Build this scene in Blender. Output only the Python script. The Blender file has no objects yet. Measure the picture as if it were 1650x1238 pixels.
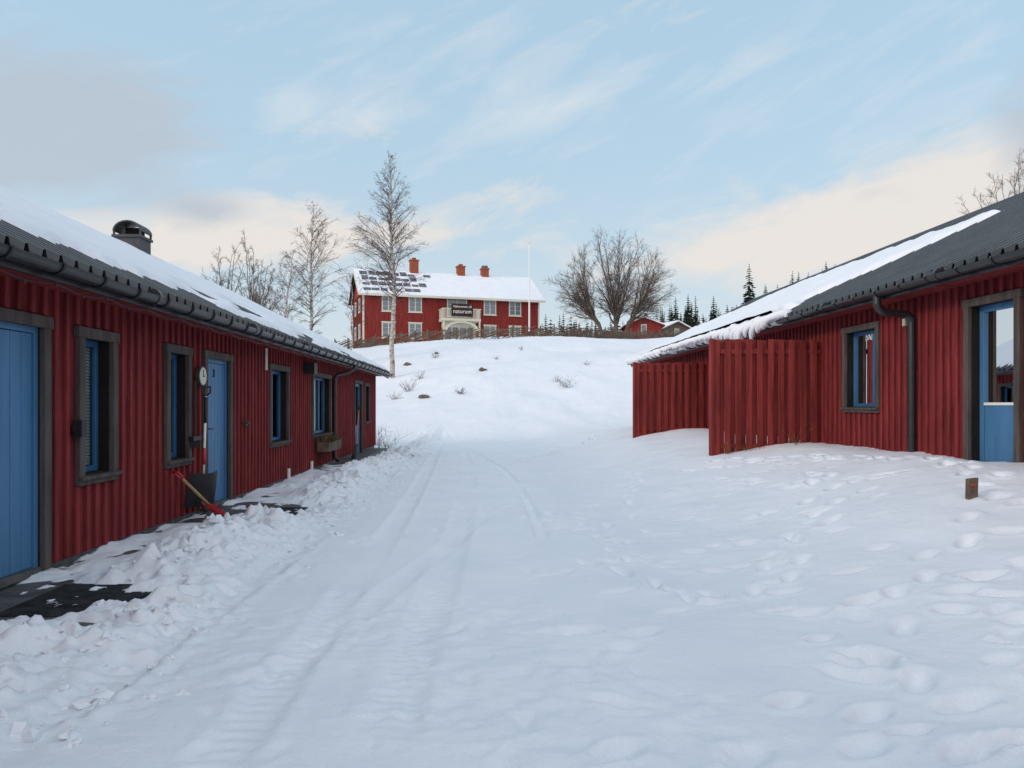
import bpy, math, random
import numpy as np
from mathutils import Vector, Matrix
random.seed(7); np.random.seed(7)
scene=bpy.context.scene
D=bpy.data
# ------------------------------------------------------------------ noise
def _h(ix,iy,seed):
    n=(ix*374761393+iy*668265263+seed*974634777)&0xffffffff
    n=((n^(n>>13))*1274126177)&0xffffffff
    n=(n^(n>>16))&0xffffffff
    return n/4294967295.0
def vn(x,y,seed=0):
    x=np.asarray(x,float); y=np.asarray(y,float)
    xi=np.floor(x).astype(np.int64); yi=np.floor(y).astype(np.int64)
    fx=x-xi; fy=y-yi
    fx=fx*fx*fx*(fx*(fx*6-15)+10); fy=fy*fy*fy*(fy*(fy*6-15)+10)
    a=_h(xi,yi,seed);b=_h(xi+1,yi,seed);c=_h(xi,yi+1,seed);d=_h(xi+1,yi+1,seed)
    return (a*(1-fx)+b*fx)*(1-fy)+(c*(1-fx)+d*fx)*fy
def fbm(x,y,seed=0,o=4,g=.5):
    s=0;a=1;t=0
    x=np.asarray(x,float); y=np.asarray(y,float)
    for i in range(o):
        s=s+a*vn(x,y,seed+i*17); t+=a; a*=g
        x,y=(x*.8-y*.6)*2.03+3.1,(x*.6+y*.8)*2.03+7.7
    return s/t
def S(t):
    t=np.clip(t,0,1); return t*t*(3-2*t)
# ------------------------------------------------------------------ materials
def mat(name,col,rough=.8,spec=.3,metal=0,var=.0,vscale=5,stretch=(1,1,1),bump=0,bscale=30,col2=None):
    m=D.materials.new(name); m.use_nodes=True
    nt=m.node_tree; N=nt.nodes; L=nt.links
    b=N['Principled BSDF']
    b.inputs['Base Color'].default_value=(*col,1)
    b.inputs['Roughness'].default_value=rough
    b.inputs['Specular IOR Level'].default_value=spec
    b.inputs['Metallic'].default_value=metal
    if var or bump or col2:
        tc=N.new('ShaderNodeTexCoord'); mp=N.new('ShaderNodeMapping'); mp.inputs['Scale'].default_value=stretch
        L.new(tc.outputs['Object'],mp.inputs[0])
    if var or col2:
        n=N.new('ShaderNodeTexNoise'); n.inputs['Scale'].default_value=vscale; n.inputs['Detail'].default_value=5; n.inputs['Roughness'].default_value=.65
        L.new(mp.outputs[0],n.inputs[0])
        r=N.new('ShaderNodeValToRGB'); L.new(n.outputs[0],r.inputs[0])
        c2=col2 or tuple(min(1,c*(1+var)) for c in col)
        c1=col if col2 else tuple(c*(1-var) for c in col)
        r.color_ramp.elements[0].position=.35; r.color_ramp.elements[0].color=(*c1,1)
        r.color_ramp.elements[1].position=.65; r.color_ramp.elements[1].color=(*c2,1)
        L.new(r.outputs[0],b.inputs['Base Color'])
    if bump:
        n2=N.new('ShaderNodeTexNoise'); n2.inputs['Scale'].default_value=bscale; n2.inputs['Detail'].default_value=6
        L.new(mp.outputs[0],n2.inputs[0])
        bp=N.new('ShaderNodeBump'); bp.inputs['Strength'].default_value=bump; bp.inputs['Distance'].default_value=.02
        L.new(n2.outputs[0],bp.inputs['Height']); L.new(bp.outputs[0],b.inputs['Normal'])
    return m
RED=mat('red_paint',(.165,.022,.024),.8,.2,var=.35,vscale=3,stretch=(1.5,1.5,.35),bump=.5,bscale=25)
REDB=mat('red_paint_batten',(.20,.028,.030),.8,.2,var=.3,vscale=4,stretch=(2,2,.3),bump=.4,bscale=25)
REDF=mat('red_paint_farmhouse',(.22,.03,.024),.8,.2,var=.25,vscale=2,stretch=(3,3,.3))
FENCE=mat('red_fence_paint',(.22,.032,.028),.8,.2,var=.4,vscale=3,stretch=(4,4,.3),bump=.5,bscale=25)
BLUE=mat('blue_paint',(.06,.18,.34),.5,.4,var=.14,vscale=2,stretch=(1,3,.4),bump=.15,bscale=12)
BLUED=mat('blue_window_paint',(.03,.12,.26),.45,.4,var=.1)
CASE=mat('weathered_casing',(.06,.05,.046),.85,.2,col2=(.115,.095,.085),vscale=4,stretch=(3,3,.4),bump=.4,bscale=30)
JAMB=mat('dark_jamb',(.018,.014,.012),.8,.2,var=.2)
DARK=mat('black_metal',(.018,.019,.022),.35,.5,var=.2)
ROOF=mat('corrugated_roof_metal',(.032,.043,.049),.32,.5,var=.35,vscale=1.5,bump=.1)
CONC=mat('wet_concrete',(.09,.088,.085),.55,.4,var=.5,vscale=6,bump=.6,bscale=20)
MATM=mat('rubber_mat',(.035,.04,.044),.75,.25,var=.5,vscale=8,bump=.8,bscale=60)
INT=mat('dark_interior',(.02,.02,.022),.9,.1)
CURT=mat('curtain_cloth',(.65,.65,.62),.9,.1,var=.1)
CREAM=mat('cream_paint',(.62,.59,.47),.6,.3)
WHITE=mat('white_paint',(.75,.74,.7),.6,.3)
BRICK=mat('brick',(.31,.085,.045),.9,.2,var=.3,vscale=8)
WOOD=mat('grey_wood',(.13,.095,.07),.9,.2,var=.4,vscale=6,bump=.3)
POLE=mat('roundpole_wood',(.15,.11,.08),.9,.2,var=.4,vscale=2)
WOODL=mat('light_wood',(.35,.22,.11),.7,.3,var=.2)
TWIG=mat('twig_bark',(.12,.088,.072),.9,.1,var=.3,vscale=.7)
TWIGB=mat('birch_twig',(.115,.08,.07),.9,.1,var=.3,vscale=.7)
OAKB=mat('tree_bark',(.13,.10,.075),.9,.1,var=.3,vscale=2)
BIRCH=mat('birch_bark',(.14,.11,.095),.8,.2,col2=(.6,.55,.48),vscale=2.5,stretch=(1,1,3))
SPR=mat('spruce_needles',(.02,.03,.018),.9,.1,var=.5,vscale=.4)
PINE=mat('pine_needles',(.045,.048,.026),.9,.1,var=.5,vscale=.6)
REDPL=mat('red_plastic',(.5,.02,.03),.4,.5)
ORPL=mat('orange_plastic',(.6,.12,.02),.4,.5)
BLKPL=mat('black_plastic',(.015,.015,.018),.5,.4)
ROCK=mat('rock',(.17,.13,.10),.9,.2,var=.4,vscale=5,bump=.6)
GRASS=mat('dry_grass',(.22,.13,.06),.9,.1,var=.3)
SIGN=mat('sign_board',(.035,.014,.01),.7,.3)
SOLAR=mat('roof_panel',(.05,.05,.055),.5,.4,col2=(.20,.20,.21),vscale=1.2)
SMOKE=mat('chimney_metal',(.045,.045,.048),.5,.4,var=.2)

def snowmat(name,base=(.84,.85,.875)):
    m=D.materials.new(name); m.use_nodes=True
    nt=m.node_tree;N=nt.nodes;L=nt.links;b=N['Principled BSDF']
    b.inputs['Roughness'].default_value=.6; b.inputs['Specular IOR Level'].default_value=.2
    tc=N.new('ShaderNodeTexCoord')
    n=N.new('ShaderNodeTexNoise'); n.inputs['Scale'].default_value=1.3; n.inputs['Detail'].default_value=8
    L.new(tc.outputs['Object'],n.inputs[0])
    r=N.new('ShaderNodeValToRGB'); L.new(n.outputs[0],r.inputs[0])
    r.color_ramp.elements[0].position=.3; r.color_ramp.elements[0].color=(base[0]*.93,base[1]*.94,base[2]*.96,1)
    r.color_ramp.elements[1].position=.7; r.color_ramp.elements[1].color=(*base,1)
    L.new(r.outputs[0],b.inputs['Base Color'])
    a=N.new('ShaderNodeTexNoise'); a.inputs['Scale'].default_value=14; a.inputs['Detail'].default_value=9; a.inputs['Roughness'].default_value=.7
    L.new(tc.outputs['Object'],a.inputs[0])
    bp=N.new('ShaderNodeBump'); bp.inputs['Strength'].default_value=.42; bp.inputs['Distance'].default_value=.03
    L.new(a.outputs[0],bp.inputs['Height'])
    c=N.new('ShaderNodeTexNoise'); c.inputs['Scale'].default_value=110; c.inputs['Detail'].default_value=3
    L.new(tc.outputs['Object'],c.inputs[0])
    bq=N.new('ShaderNodeBump'); bq.inputs['Strength'].default_value=.4; bq.inputs['Distance'].default_value=.006
    L.new(c.outputs[0],bq.inputs['Height']); L.new(bp.outputs[0],bq.inputs['Normal']); L.new(bq.outputs[0],b.inputs['Normal'])
    return m
SNOW=snowmat('snow')
def glassmat():
    m=D.materials.new('window_glass'); m.use_nodes=True
    nt=m.node_tree;N=nt.nodes;L=nt.links
    for n in list(N): N.remove(n)
    o=N.new('ShaderNodeOutputMaterial'); mx=N.new('ShaderNodeMixShader'); t=N.new('ShaderNodeBsdfTransparent'); g=N.new('ShaderNodeBsdfGlossy')
    t.inputs[0].default_value=(.8,.85,.85,1); g.inputs['Roughness'].default_value=.01
    f=N.new('ShaderNodeFresnel'); f.inputs[0].default_value=1.6
    L.new(f.outputs[0],mx.inputs[0]);L.new(t.outputs[0],mx.inputs[1]);L.new(g.outputs[0],mx.inputs[2]);L.new(mx.outputs[0],o.inputs[0])
    return m
GLASS=glassmat()
GLASSD=mat('far_window_glass',(.12,.15,.17),.08,.8)
# ------------------------------------------------------------------ mesh builder
class MB:
    def __init__(s): s.v=[];s.f=[];s.m=[];s.mats=[]
    def mi(s,m):
        if m not in s.mats: s.mats.append(m)
        return s.mats.index(m)
    def face(s,pts,m):
        i=len(s.v); s.v+= [tuple(p) for p in pts]; s.f.append(tuple(range(i,i+len(pts)))); s.m.append(s.mi(m))
    def box(s,x0,x1,y0,y1,z0,z1,m):
        x0,x1=min(x0,x1),max(x0,x1);y0,y1=min(y0,y1),max(y0,y1);z0,z1=min(z0,z1),max(z0,z1)
        s.hexa([(x0,y0,z0),(x1,y0,z0),(x1,y1,z0),(x0,y1,z0),(x0,y0,z1),(x1,y0,z1),(x1,y1,z1),(x0,y1,z1)],m)
    def hexa(s,P,m):
        i=len(s.v); s.v+=[tuple(p) for p in P]; k=s.mi(m)
        for q in ((0,3,2,1),(4,5,6,7),(0,1,5,4),(1,2,6,5),(2,3,7,6),(3,0,4,7)):
            s.f.append(tuple(i+j for j in q)); s.m.append(k)
    def tube(s,pts,rad,n,m,cap=True):
        k=s.mi(m); pts=[Vector(p) for p in pts]
        base=len(s.v)
        up=None
        for j,p in enumerate(pts):
            if j==0: t=pts[1]-p
            elif j==len(pts)-1: t=p-pts[j-1]
            else: t=pts[j+1]-pts[j-1]
            if t.length<1e-9: t=Vector((0,0,1))
            t.normalize()
            if up is None:
                up=Vector((1,0,0)) if abs(t.x)<.8 else Vector((0,1,0))
            a=up-t*up.dot(t)
            if a.length<1e-4:
                a=Vector((0,1,0))-t*t.y
            a.normalize(); up=a; b=t.cross(a)
            r=rad[j] if hasattr(rad,'__len__') else rad
            for q in range(n):
                an=2*math.pi*q/n
                w=p+(a*math.cos(an)+b*math.sin(an))*r
                s.v.append((w.x,w.y,w.z))
        for j in range(len(pts)-1):
            for q in range(n):
                s.f.append((base+j*n+q,base+j*n+(q+1)%n,base+(j+1)*n+(q+1)%n,base+(j+1)*n+q)); s.m.append(k)
        if cap and n>3:
            s.f.append(tuple(base+q for q in reversed(range(n)))); s.m.append(k)
            s.f.append(tuple(base+(len(pts)-1)*n+q for q in range(n))); s.m.append(k)
    def obj(s,name,parent=None,smooth=False,bevel=0):
        me=D.meshes.new(name); me.from_pydata(s.v,[],s.f)
        for m in s.mats: me.materials.append(m)
        me.polygons.foreach_set('material_index',s.m)
        if smooth: me.polygons.foreach_set('use_smooth',[True]*len(s.f))
        me.update()
        o=D.objects.new(name,me); scene.collection.objects.link(o)
        if parent: o.parent=parent
        if bevel:
            b=o.modifiers.new('bevel','BEVEL'); b.width=bevel; b.segments=1; b.limit_method='ANGLE'
        return o
def empty(name,loc=(0,0,0),rz=0):
    e=D.objects.new(name,None); e.location=loc; e.rotation_euler=(0,0,rz); scene.collection.objects.link(e); return e
def gridobj(name,X,Y,Z,m,parent=None):
    ny,nx=X.shape
    me=D.meshes.new(name)
    v=np.stack([X,Y,Z],-1).reshape(-1,3)
    i=np.arange(ny*nx).reshape(ny,nx)
    f=np.stack([i[:-1,:-1],i[:-1,1:],i[1:,1:],i[1:,:-1]],-1).reshape(-1,4)
    me.vertices.add(len(v)); me.vertices.foreach_set('co',v.ravel())
    me.loops.add(len(f)*4); me.loops.foreach_set('vertex_index',f.ravel())
    me.polygons.add(len(f)); me.polygons.foreach_set('loop_start',np.arange(len(f))*4); me.polygons.foreach_set('loop_total',np.full(len(f),4))
    me.polygons.foreach_set('use_smooth',np.ones(len(f),bool))
    me.update(calc_edges=True); me.validate()
    me.materials.append(m)
    o=D.objects.new(name,me); scene.collection.objects.link(o)
    if parent:o.parent=parent
    return o
def text(name,body,size,loc,rot,m,parent):
    c=D.curves.new(name,'FONT'); c.body=body; c.size=size; c.extrude=.004; c.align_x='CENTER'; c.align_y='CENTER'
    c.materials.append(m)
    o=D.objects.new(name,c); scene.collection.objects.link(o); o.location=loc; o.rotation_euler=rot; o.parent=parent
    return o
# ------------------------------------------------------------------ terrain
def base(x,y):
    x=np.asarray(x,float); y=np.asarray(y,float)
    z=6.9*S((y-25.5)/39)+2.0*S((y-55)/40)
    z=z-.12*S((y-14)/9)*(1-S((y-27)/8))*(1-S((x-1)/3))
    z=z-(1.3*S((-x)/16)+.1*np.clip(-x-16,0,40))*S((y-28)/20)
    z=z+.72*S((x-1.4)/4.4)*(1-S((y-24)/8))*(.75+.25*S((y-3)/5))
    z=z+np.clip(x-30,0,150)*.22*S((y-95)/60)
    z=z+(fbm(x/6,y/6,3,3)-.5)*.5*S((y-27)/8)
    z=z+(fbm(x/1.6,y/2.2,13,4)-.5)*.18*S((y-27)/8)*(1-S((y-90)/20))
    z=z+(fbm(x/2.5,y/2.5,9,3)-.5)*.12*S((x-.8)/2)*(1-S((y-40)/10))
    return z
def gz(x,y): return float(base(x,y))
xs=[-3.9]
while xs[-1]<6.5: xs.append(xs[-1]+.026)
st=.04
while xs[-1]<900: xs.append(xs[-1]+st); st*=1.09
left=[-3.9]; st=.05
while left[-1]>-900: left.append(left[-1]-st); st*=1.09
xs=np.array(left[:0:-1]+xs)
ys=[1.3]
while ys[-1]<30: ys.append(ys[-1]+max(.019,.0046*ys[-1]))
while ys[-1]<130: ys.append(ys[-1]+.011*ys[-1])
while ys[-1]<1500: ys.append(ys[-1]*1.08)
b=[1.3]; st=.06
while b[-1]>-60: b.append(b[-1]-st); st*=1.25
ys=np.array(b[:0:-1]+ys)
X,Y=np.meshgrid(xs,ys)
Z=base(X,Y)
near=(1-S((Y-26)/8))
pil=S((X-.5)/1.2)*near
Z+=pil*((fbm(X/.9,Y/.7,21,3)-.5)*.07+(fbm(X/.18,Y/.16,31,3)-.5)*.012)
road=S((X+2.4)/.4)*(1-S((X-.8)/1.2))*near
tm_=fbm(X/1.3,Y/2.0,44,3)
Z+=road*((fbm(X/.5,Y/1.2,41,3)-.5)*.026+(fbm(X/.10,Y/.12,42,3)-.5)*.020*(.15+1.8*S((tm_-.42)*4))+(fbm(X/1.1,Y/3,47,2)-.5)*.05)
def rut(cx,w,dep,tread=.005,seed=0):
    global Z
    d=(X-cx)/w
    g=np.exp(-d**4)*near
    br=S((fbm(X/1.5,Y/2.2,50+seed,2)-.34)*5)
    Z-=g*dep*br
    Z+=g*tread*br*np.sin(Y*2*math.pi/.095+np.abs(d)*3)
    Z+=dep*.5*np.exp(-((np.abs(d)-1.25)/.3)**2)*near*br
rut(-2.0+.22*np.sin(Y/5.5),.13,.026,seed=1)
rut(-.55+.30*np.sin(Y/7),.13,.018,seed=2)
rut(-1.35+.35*np.sin(Y/9+1),.12,.020,seed=3)
rut(.62-.0045*(Y-9)**2,.08,.030,seed=5)
rut(-1.75+.19*Y,.10,.012,seed=6)
bx=-2.60+.012*(Y-5)+.22*(fbm(Y/1.1,Y*0,61,3)-.5)*2
gap1=np.exp(-((Y-5.0)/.75)**4); gap2=np.exp(-((Y-9.7)/.75)**4)*.9; gap3=np.exp(-((Y-21)/1.2)**4)*.8
gap=np.clip(gap1*.75+gap2+gap3,0,1)
hv=.5+fbm(Y/.9,Y*0+2,66,3)
bm=np.exp(-np.abs((X-bx)/.42)**2.4)*near*(1-gap)*hv
lump=1-np.abs(fbm(X/.30+.25*vn(X/.1,Y/.1,3),Y/.26,71,5,.6)*2-1)
lump2=fbm(X/.5,Y/.42,75,4)
Z+=bm*(.02+.22*np.clip(lump-.5,0,1)+.42*np.clip(lump2-.40,0,1))
chunk=np.clip(fbm(X/.085,Y/.085,79,3)-.45,0,1)
Z+=bm*chunk*.13
sc=np.exp(-((X-bx-.5)/.45)**2)*near
Z+=sc*.16*np.clip(fbm(X/.10,Y/.10,77,3)-.55,0,1)
b2=np.exp(-((X+2.08)/.3)**2)*gap1*near
Z+=b2*(.01+.18*np.clip(lump-.5,0,1)+.4*np.clip(lump2-.42,0,1)+chunk*.08)
wl=(1-S((X+3.05)/.35))*near
Z+=wl*((fbm(X/.3,Y/.4,81,4)-.5)*.13+.015*(1-gap)-.03*gap+ .010)
mg=S((X+3.6)/.2)*(1-S((X+2.35)/.3))*gap
Z+=mg*(-.040+(fbm(X/.22,Y/.22,83,5,.6)-.5)*.20)*near
Z=np.where((X<-3.62)&(Y<24.6)&(X>-20),Z-.3,Z)
Z=np.where((X>6.15)&(Y<28)&(X<20),np.minimum(Z,.6),Z)
def dimple(cx,cy,a,l,w,dep):
    global Z
    i0,i1=np.searchsorted(ys,[cy-.5,cy+.5]); j0,j1=np.searchsorted(xs,[cx-.5,cx+.5])
    xx=X[i0:i1,j0:j1]-cx; yy=Y[i0:i1,j0:j1]-cy
    u=xx*math.cos(a)+yy*math.sin(a); v=-xx*math.sin(a)+yy*math.cos(a)
    r=np.sqrt((u/l)**2+(v/w)**2)
    Z[i0:i1,j0:j1]+= -dep*(1-S((r-.4)/.65)) + dep*.25*np.exp(-((r-1.3)/.25)**2)
def trail(pts,step=.36,dep=.045,off=.09,sz=1.0):
    side=1
    for (x0,y0),(x1,y1) in zip(pts[:-1],pts[1:]):
        L=math.hypot(x1-x0,y1-y0); n=max(1,int(L/step)); a=math.atan2(y1-y0,x1-x0)
        for i in range(n):
            t=(i+random.uniform(-.2,.2))/n; side=-side
            o=off*random.uniform(.5,1.6)
            dimple(x0+(x1-x0)*t-math.sin(a)*o*side+random.gauss(0,.05),y0+(y1-y0)*t+math.cos(a)*o*side+random.gauss(0,.05),a+random.gauss(0,.25),.15*sz,.075*sz,dep*random.uniform(.5,1.2))
trail([(3.4,12.2),(4.5,11.2),(5.2,10),(5.4,8.6),(4.9,7.0),(4.6,5.5)],dep=.08)
trail([(3.9,12.5),(4.9,11.0),(5.5,9.6),(5.6,8.0)],dep=.08)
trail([(1.0,6.6),(1.5,5.3),(2.0,4.8),(3.4,4.9),(5,5.2)],dep=.065)
trail([(4.3,9.6),(3.4,7.4),(2.4,6.0),(1.7,5.0)],dep=.065)
trail([(1.0,9.5),(1.3,7.5),(1.2,6.2),(1.6,5.0)],.4,.05)
trail([(5.0,6.6),(3.6,5.9),(2.4,4.4),(1.6,3.0)],.4,.05)
trail([(3.0,4.0),(2.2,3.2),(1.2,2.6),(.3,2.2)],.38,.04)
trail([(1.0,21),(2.2,22.2),(3.4,23.5),(3.8,25)],.3,.09)
trail([(.6,18),(1.8,21.5),(2.6,24)],.3,.08)
trail([(2.6,13.5),(2.2,11),(1.7,9),(1.5,7)],.45,.04)
for i in range(170):
    cx=random.uniform(.5,5.0); cy=1.9+9*random.random()**1.3
    dimple(cx,cy,random.uniform(-.7,.7),random.uniform(.09,.18),random.uniform(.045,.09),random.uniform(.015,.045))
for i in range(110):
    cx=random.uniform(-2,.9); cy=random.uniform(2.0,16)
    dimple(cx,cy,math.pi/2+random.uniform(-.6,.6),random.uniform(.11,.15),random.uniform(.045,.06),random.uniform(.006,.015))
gridobj('snowy_ground',X,Y,Z,SNOW)

def icos():
    t=(1+5**.5)/2
    v=[(-1,t,0),(1,t,0),(-1,-t,0),(1,-t,0),(0,-1,t),(0,1,t),(0,-1,-t),(0,1,-t),(t,0,-1),(t,0,1),(-t,0,-1),(-t,0,1)]
    f=[(0,11,5),(0,5,1),(0,1,7),(0,7,10),(0,10,11),(1,5,9),(5,11,4),(11,10,2),(10,7,6),(7,1,8),(3,9,4),(3,4,2),(3,2,6),(3,6,8),(3,8,9),(4,9,5),(2,4,11),(6,2,10),(8,6,7),(9,8,1)]
    v=[Vector(q).normalized() for q in v]
    cache={};nf=[]
    def mid(a,b):
        k=(min(a,b),max(a,b))
        if k not in cache: v.append((v[a]+v[b]).normalized()); cache[k]=len(v)-1
        return cache[k]
    for a,b_,c in f:
        ab,bc,ca=mid(a,b_),mid(b_,c),mid(c,a); nf+=[(a,ab,ca),(b_,bc,ab),(c,ca,bc),(ab,bc,ca)]
    return v,nf
IV,IF=icos()
def blob(mb,c,r,m,sx=1,sy=1,sz=.7,rough=.3):
    i=len(mb.v); k=mb.mi(m); o=[random.uniform(-9,9) for _ in range(3)]
    a=random.uniform(0,6.28)
    for q in IV:
        s=r*(1+rough*(random.random()-.5)+rough*.8*math.sin(q.x*3+o[0])*math.sin(q.y*3+o[1]))
        x=q.x*s*sx;y=q.y*s*sy
        mb.v.append((c[0]+x*math.cos(a)-y*math.sin(a),c[1]+x*math.sin(a)+y*math.cos(a),c[2]+q.z*s*sz))
    for f in IF: mb.f.append(tuple(i+j for j in f)); mb.m.append(k)
def zat(x,y):
    i=min(len(ys)-1,np.searchsorted(ys,y)); j=min(len(xs)-1,np.searchsorted(xs,x)); return float(Z[i,j])
mb=MB()
for i in range(1100):
    y=3.0+20*random.random()**1.6; g=math.exp(-((y-5)/.75)**4)+math.exp(-((y-9.7)/.75)**4)
    x=random.gauss(-2.35+.012*(y-5),.36)
    if g>.5: x=random.gauss(-2.1,.24)
    if x<-3.2: continue
    r=abs(random.gauss(0,.012))+.005
    if random.random()<.08: r*=2.2
    blob(mb,(x,y,zat(x,y)-r*.05),r,SNOW,sx=random.uniform(.9,1.6),sz=random.uniform(.45,.85),rough=.7)
mb.obj('snow_clumps')

# ------------------------------------------------------------------ long buildings
def longhouse(name,s,a,eX,eZ,rX,rZ,y0,y1,zb,floor,ops,battw=.165):
    P=empty(name)
    pit=(rZ-eZ)/(rX-eX)
    rz=lambda x:eZ+pit*(x-eX)
    wt=rz(a)-.10
    def wb(mb,o0,o1,ya,yb,za,zc,m): mb.box(s*(a-o0),s*(a-o1),ya,yb,za,zc,m)
    holes=[(o['y0']+.07,o['y1']-.07,(o['z0']+.07 if o['k']=='w' else o['z0']),o['z1']-.07) for o in ops]
    holes.sort()
    w=MB(); cur=y0
    for h in holes:
        wb(w,-.12,0,cur,h[0],zb,wt,RED)
        wb(w,-.12,0,h[0],h[1],h[3],wt,RED)
        if h[2]>zb+.01: wb(w,-.12,0,h[0],h[1],zb,h[2],RED)
        cur=h[1]
    wb(w,-.12,0,cur,y1,zb,wt,RED)
    w.obj('wall',P)
    bt=MB(); y=y0+.05
    while y<y1-.02:
        segs=[(zb,wt-.01)]
        for o in ops:
            if o['y0']-.03<y<o['y1']+.03:
                segs=[(zb,o['z0']-.005),(o['z1']+.005,wt-.01)] if o['k']=='w' else [(o['z1']+.005,wt-.01)]
        hw=.027+random.uniform(-.002,.002)
        for q in segs:
            if q[1]-q[0]>.03: wb(bt,-.002,.030+random.uniform(-.003,.003),y-hw,y+hw,q[0]+random.uniform(0,.015),q[1],REDB)
        y+=battw+random.uniform(-.004,.004)
    wb(bt,-.01,.036,y1-.12,y1+.03,zb,wt-.01,REDB)
    bt.obj('battens',P,bevel=.004)
    pl=MB(); wb(pl,-.1,-.015,y0,y1,zb-.6,zb-.003,CONC); pl.obj('foundation',P)
    g=MB(); bx=2*rX-a
    for yy in (y0+.01,y1-.01):
        g.face([(s*(a+.1),yy,zb-.5),(s*bx,yy,zb-.5),(s*bx,yy,rz(a)-.1),(s*rX,yy,rZ-.1),(s*(a+.1),yy,rz(a)-.1)],RED)
    g.face([(s*bx,y0,zb-.5),(s*bx,y1,zb-.5),(s*bx,y1,rz(a)-.1),(s*bx,y0,rz(a)-.1)],RED)
    g.obj('gable_walls',P)
    per=.21; prof=[(0,0),(.07,0),(.09,.06),(.12,.06),(.14,0)]
    yv=[];zv=[]
    yy=y0-.3
    while yy<y1+.45:
        for p,q in prof: yv.append(yy+p); zv.append(q)
        yy+=per
    r=MB(); k=r.mi(ROOF); ncol=len(yv)
    for xx,zz in ((eX-.04,rz(eX-.04)),(rX,rZ),(2*rX-eX,eZ)):
        for p,q in zip(yv,zv): r.v.append((s*xx,p,zz+q))
    for row in range(2):
        for c in range(ncol-1):
            r.f.append((row*ncol+c,row*ncol+c+1,(row+1)*ncol+c+1,(row+1)*ncol+c)); r.m.append(k)
    r.obj('corrugated_roof',P)
    u=MB()
    for (xa,za,xb,zc) in ((eX,eZ,rX,rZ),(2*rX-eX,eZ,rX,rZ)):
        u.hexa([(s*xa,y0-.3,za-.09),(s*xb,y0-.3,zc-.09),(s*xb,y1+.42,zc-.09),(s*xa,y1+.42,za-.09),
                (s*xa,y0-.3,za-.01),(s*xb,y0-.3,zc-.01),(s*xb,y1+.42,zc-.01),(s*xa,y1+.42,za-.01)],JAMB)
    u.box(s*(eX-.02),s*(eX+.012),y0-.3,y1+.43,eZ-.16,eZ-.012,DARK)
    for (xa,za,xb,zc) in ((eX,eZ,rX,rZ),(2*rX-eX,eZ,rX,rZ)):
        u.hexa([(s*xa,y1+.425,za-.2),(s*xb,y1+.425,zc-.2),(s*xb,y1+.45,zc-.2),(s*xa,y1+.45,za-.2),
                (s*xa,y1+.425,za+.03),(s*xb,y1+.425,zc+.03),(s*xb,y1+.45,zc+.03),(s*xa,y1+.45,za+.03)],DARK)
    u.tube([(s*rX,y0-.3,rZ-.01),(s*rX,y1+.45,rZ-.01)],.075,8,ROOF)
    u.obj('roof_structure',P)
    sf=MB(); wb(sf,.0,a-eX-.02,y0,y1+.3,eZ-.12,eZ-.095,REDB); sf.obj('soffit',P)
    gt=MB(); gx=eX-.085; gzz=eZ-.055; n=10
    ring=[(math.cos(math.pi+math.pi*i/n)*.07,math.sin(math.pi+math.pi*i/n)*.07) for i in range(n+1)]
    ring+= [(c*.9,d*.9) for c,d in reversed(ring)]
    kk=gt.mi(DARK); b0=len(gt.v)
    for yy in (y0-.3,y1+.45):
        for c,d in ring: gt.v.append((s*(gx+c),yy,gzz+d))
    m=len(ring)
    for i in range(m):
        gt.f.append((b0+i,b0+(i+1)%m,b0+m+(i+1)%m,b0+m+i)); gt.m.append(kk)
    gt.f.append(tuple(b0+m+i for i in range(m))); gt.m.append(kk)
    yy=y0
    while yy<y1+.4:
        gt.tube([(s*(gx-.078),yy,gzz+.01)]+[(s*(gx+math.cos(math.pi+math.pi*i/6)*.08),yy,gzz+math.sin(math.pi+math.pi*i/6)*.08) for i in range(7)]+[(s*(gx+.09),yy,gzz+.06)],.009,4,DARK)
        yy+=.6
    yy=y0+1
    while yy<y1:
        gt.tube([(s*gx,yy,gzz-.004),(s*gx,yy+.08,gzz-.004)],.076,12,DARK); yy+=3.0
    gt.obj('gutter',P)
    for n_,o in enumerate(ops):
        cw=.095; A,B,C,E=o['y0'],o['y1'],o['z0'],o['z1']
        f=MB()
        wb(f,.003,.05,A,A+cw,C,E-cw,CASE); wb(f,.003,.05,B-cw,B,C,E-cw,CASE)
        wb(f,.003,.055,A-.02,B+.02,E-cw,E,CASE)
        if o['k']=='w':
            wb(f,.003,.055,A+cw,B-cw,C,C+cw*.85,CASE)
            wb(f,.05,.085,A-.01,B+.01,C+cw*.5,C+cw*.85,CASE)
        ia,ib,ic,ie=A+.07,B-.07,(C+.07 if o['k']=='w' else C),E-.07
        dep=o.get('dep',.13)
        wb(f,-dep-.02,.002,ia,ia+.022,ic,ie,JAMB); wb(f,-dep-.02,.002,ib-.022,ib,ic,ie,JAMB)
        wb(f,-dep-.02,.002,ia+.022,ib-.022,ie-.022,ie,JAMB)
        if o['k']=='w': wb(f,-dep-.02,.002,ia+.022,ib-.022,ic,ic+.022,JAMB)
        f.obj('casing_%d'%n_,P,bevel=.003)
        ja,jb,jc,je=ia+.022,ib-.022,ic+.022,ie-.022
        h=MB()
        if o['k']=='w':
            fw=.055
            wb(h,-dep-.03,-dep+.03,ja,ja+fw,jc,je,BLUED); wb(h,-dep-.03,-dep+.03,jb-fw,jb,jc,je,BLUED)
            wb(h,-dep-.03,-dep+.03,ja+fw,jb-fw,jc,jc+fw,BLUED); wb(h,-dep-.03,-dep+.03,ja+fw,jb-fw,je-fw,je,BLUED)
            for q in o.get('mull',[]):
                ym=ja+(jb-ja)*q; wb(h,-dep-.029,-dep+.029,ym-.035,ym+.035,jc+fw,je-fw,BLUED)
            h.obj('window_sash_%d'%n_,P,bevel=.004)
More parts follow.
